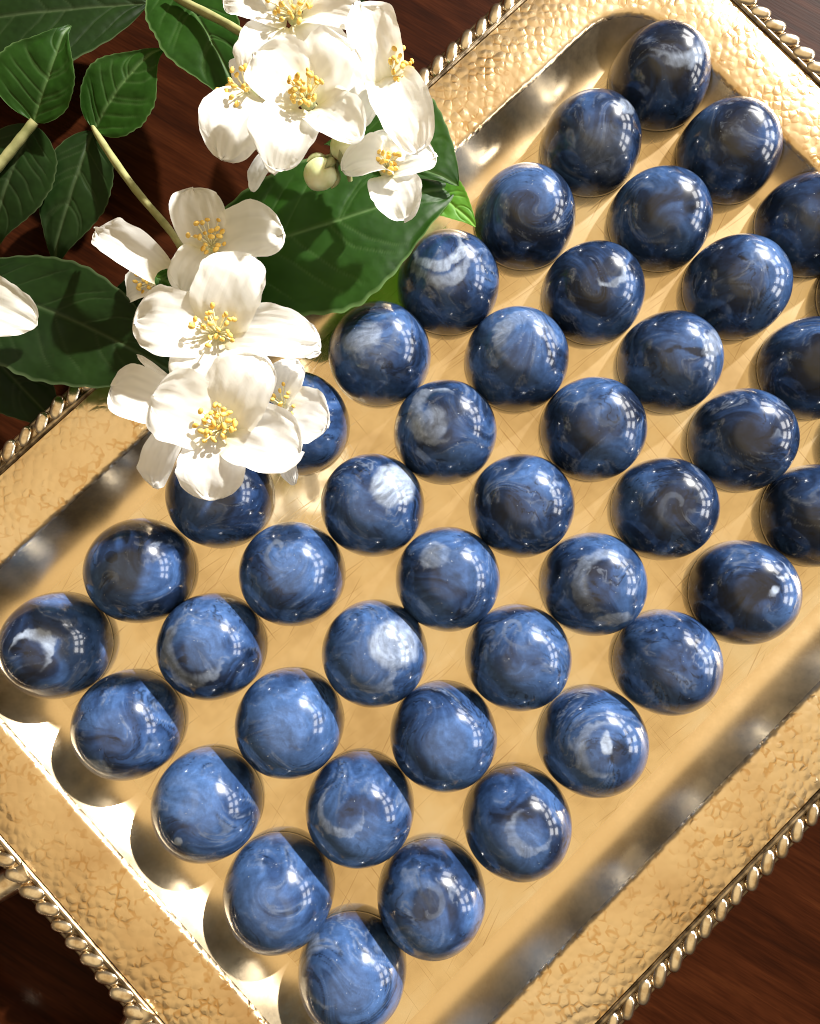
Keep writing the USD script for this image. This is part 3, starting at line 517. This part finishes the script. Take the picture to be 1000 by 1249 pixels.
flower(s2, (306, 118), 38, [
    ((312, 120), (270, 186), 78, 38, 42, dict(cup=.12, tint=.08, notch=.04)), ((336, 186), (305, 230), 22, 36, 33, dict(cup=.2)), ((312, 112), (300, 66), 46, 36, 37, dict(cup=.15))], 18, (-.5, -.1, 1), .9, 6.5, anchor=B1, label='half hidden left blossom')
flower(s2, (470, 100), 42, [
    ((468, 104), (441, 2), 62, 42, 49, dict(cup=.22)), ((470, 96), (508, 176), 66, 42, 47, dict(cup=.18)), ((462, 100), (432, 150), 44, 39, 39, dict(cup=.15))], 26, (.75, .05, .8), .75, 6.5, anchor=B2, label='blossom turned to the right')
flower(s2, (472, 208), 36, [
    ((466, 206), (421, 204), 46, 36, 42, dict(cup=.34, bend=.25, tint=.10)), ((480, 204), (531, 188), 44, 36, 40, dict(cup=.15)), ((470, 198), (470, 160), 48, 36, 41, dict(cup=.2)),
    ((474, 218), (492, 263), 60, 36, 40, dict(cup=.16))], 16, (.1, -.1, 1), .65, 5.0, anchor=B2, label='small half open blossom')
def bud(parent, c, z, r, tip_dir):
    C = unp(*c, z); d = nrm(np.array(tip_dir, float)); x = nrm(np.cross(d, [0, 0, 1.0])); y = np.cross(d, x)
    s = ICO[3]; v = s.vertices.copy(); pinch = 1 - .35 * sstep(v[:, 2], .3, 1.0); v[:, 0] *= pinch; v[:, 1] *= pinch
    ridge = 1 + .05 * np.cos(4 * np.arctan2(v[:, 1], v[:, 0])); v[:, :2] *= ridge[:, None]
    P = C + r * (v[:, :1] * x + v[:, 1:2] * y + v[:, 2:] * 1.15 * d)
    b = mesh('bud', (P, s.faces), bud_mat, parent, smooth=True)
    seg = [C + d * r * 1.0, C + d * r * 1.5, C + d * r * 2.4]
    mesh('calyx', tube(spline(seg, 6), [r * .62, r * .5, r * .38, r * .26, r * .2, r * .18], 8), stem_mat, b, smooth=60)
    for k in range(4):
        a = k * math.pi / 2 + .4; q = C + d * r * .95 + (x * math.cos(a) + y * math.sin(a)) * r * .45
        e = C - d * r * .15 + (x * math.cos(a) + y * math.sin(a)) * r * 1.08; mid = (q + e) / 2 + (x * math.cos(a) + y * math.sin(a)) * r * .22
        mesh('sepal', tube(spline([q, mid, e], 6), [r * .22, r * .3, r * .3, r * .24, r * .14, r * .03], 6), stem_mat, b, smooth=60)
bud(s2, (391, 212), 34, 4.0, (.6, .8, -.2)); bud(s2, (420, 180), 37, 3.4, (.1, -.5, -.5)); bud(s2, (443, 182), 33, 2.6, (-.3, .6, -.4))

# --- left sprig, cut by the frame
s3 = thing('mock_orange_sprig', 'left sprig with thick pale stem and green leaves at the photo edge', 'flower sprig', loc=unp(10, 200, TABLE_Z).tolist())
stalk(s3, [(-60, 268, 8), (-10, 212, 11), (42, 148, 14)], 1.5, 1.25)
leaf(s3, (40, 148), (83, 27), 62, 42, 14, 19, leaf_mat, arch=.06, fold=.18, bow=-.03, peak=.34, sharp=.55, wave=.06, label='upright pointed green leaf')
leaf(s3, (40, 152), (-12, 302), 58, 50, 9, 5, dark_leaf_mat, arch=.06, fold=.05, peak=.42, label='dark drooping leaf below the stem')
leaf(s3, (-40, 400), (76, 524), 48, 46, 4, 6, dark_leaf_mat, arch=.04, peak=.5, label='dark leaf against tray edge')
stalk(s3, [(-58, 270, 8), (-62, 320, 16), (-52, 366, 22)], .9, .8, name='side_stem')
flower(s3, (-46, 360), 25, [((-40, 362), (36, 392), 66, 25, 28, dict(cup=.12, tint=.16)), ((-46, 350), (-40, 280), 60, 25, 28, {}), ((-54, 362), (-125, 352), 60, 25, 28, {}), ((-48, 370), (-60, 440), 60, 25, 28, {})], 18, anchor=unp(-54, 366, 21), label='blossom mostly outside the frame')
# --- loose big leaf in the top left corner
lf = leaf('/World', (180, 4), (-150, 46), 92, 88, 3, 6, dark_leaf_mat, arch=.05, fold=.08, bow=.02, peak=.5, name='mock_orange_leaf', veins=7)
tag(stage.GetPrimAtPath(lf), 'large dark green leaf lying flat in the top left corner', 'leaf')
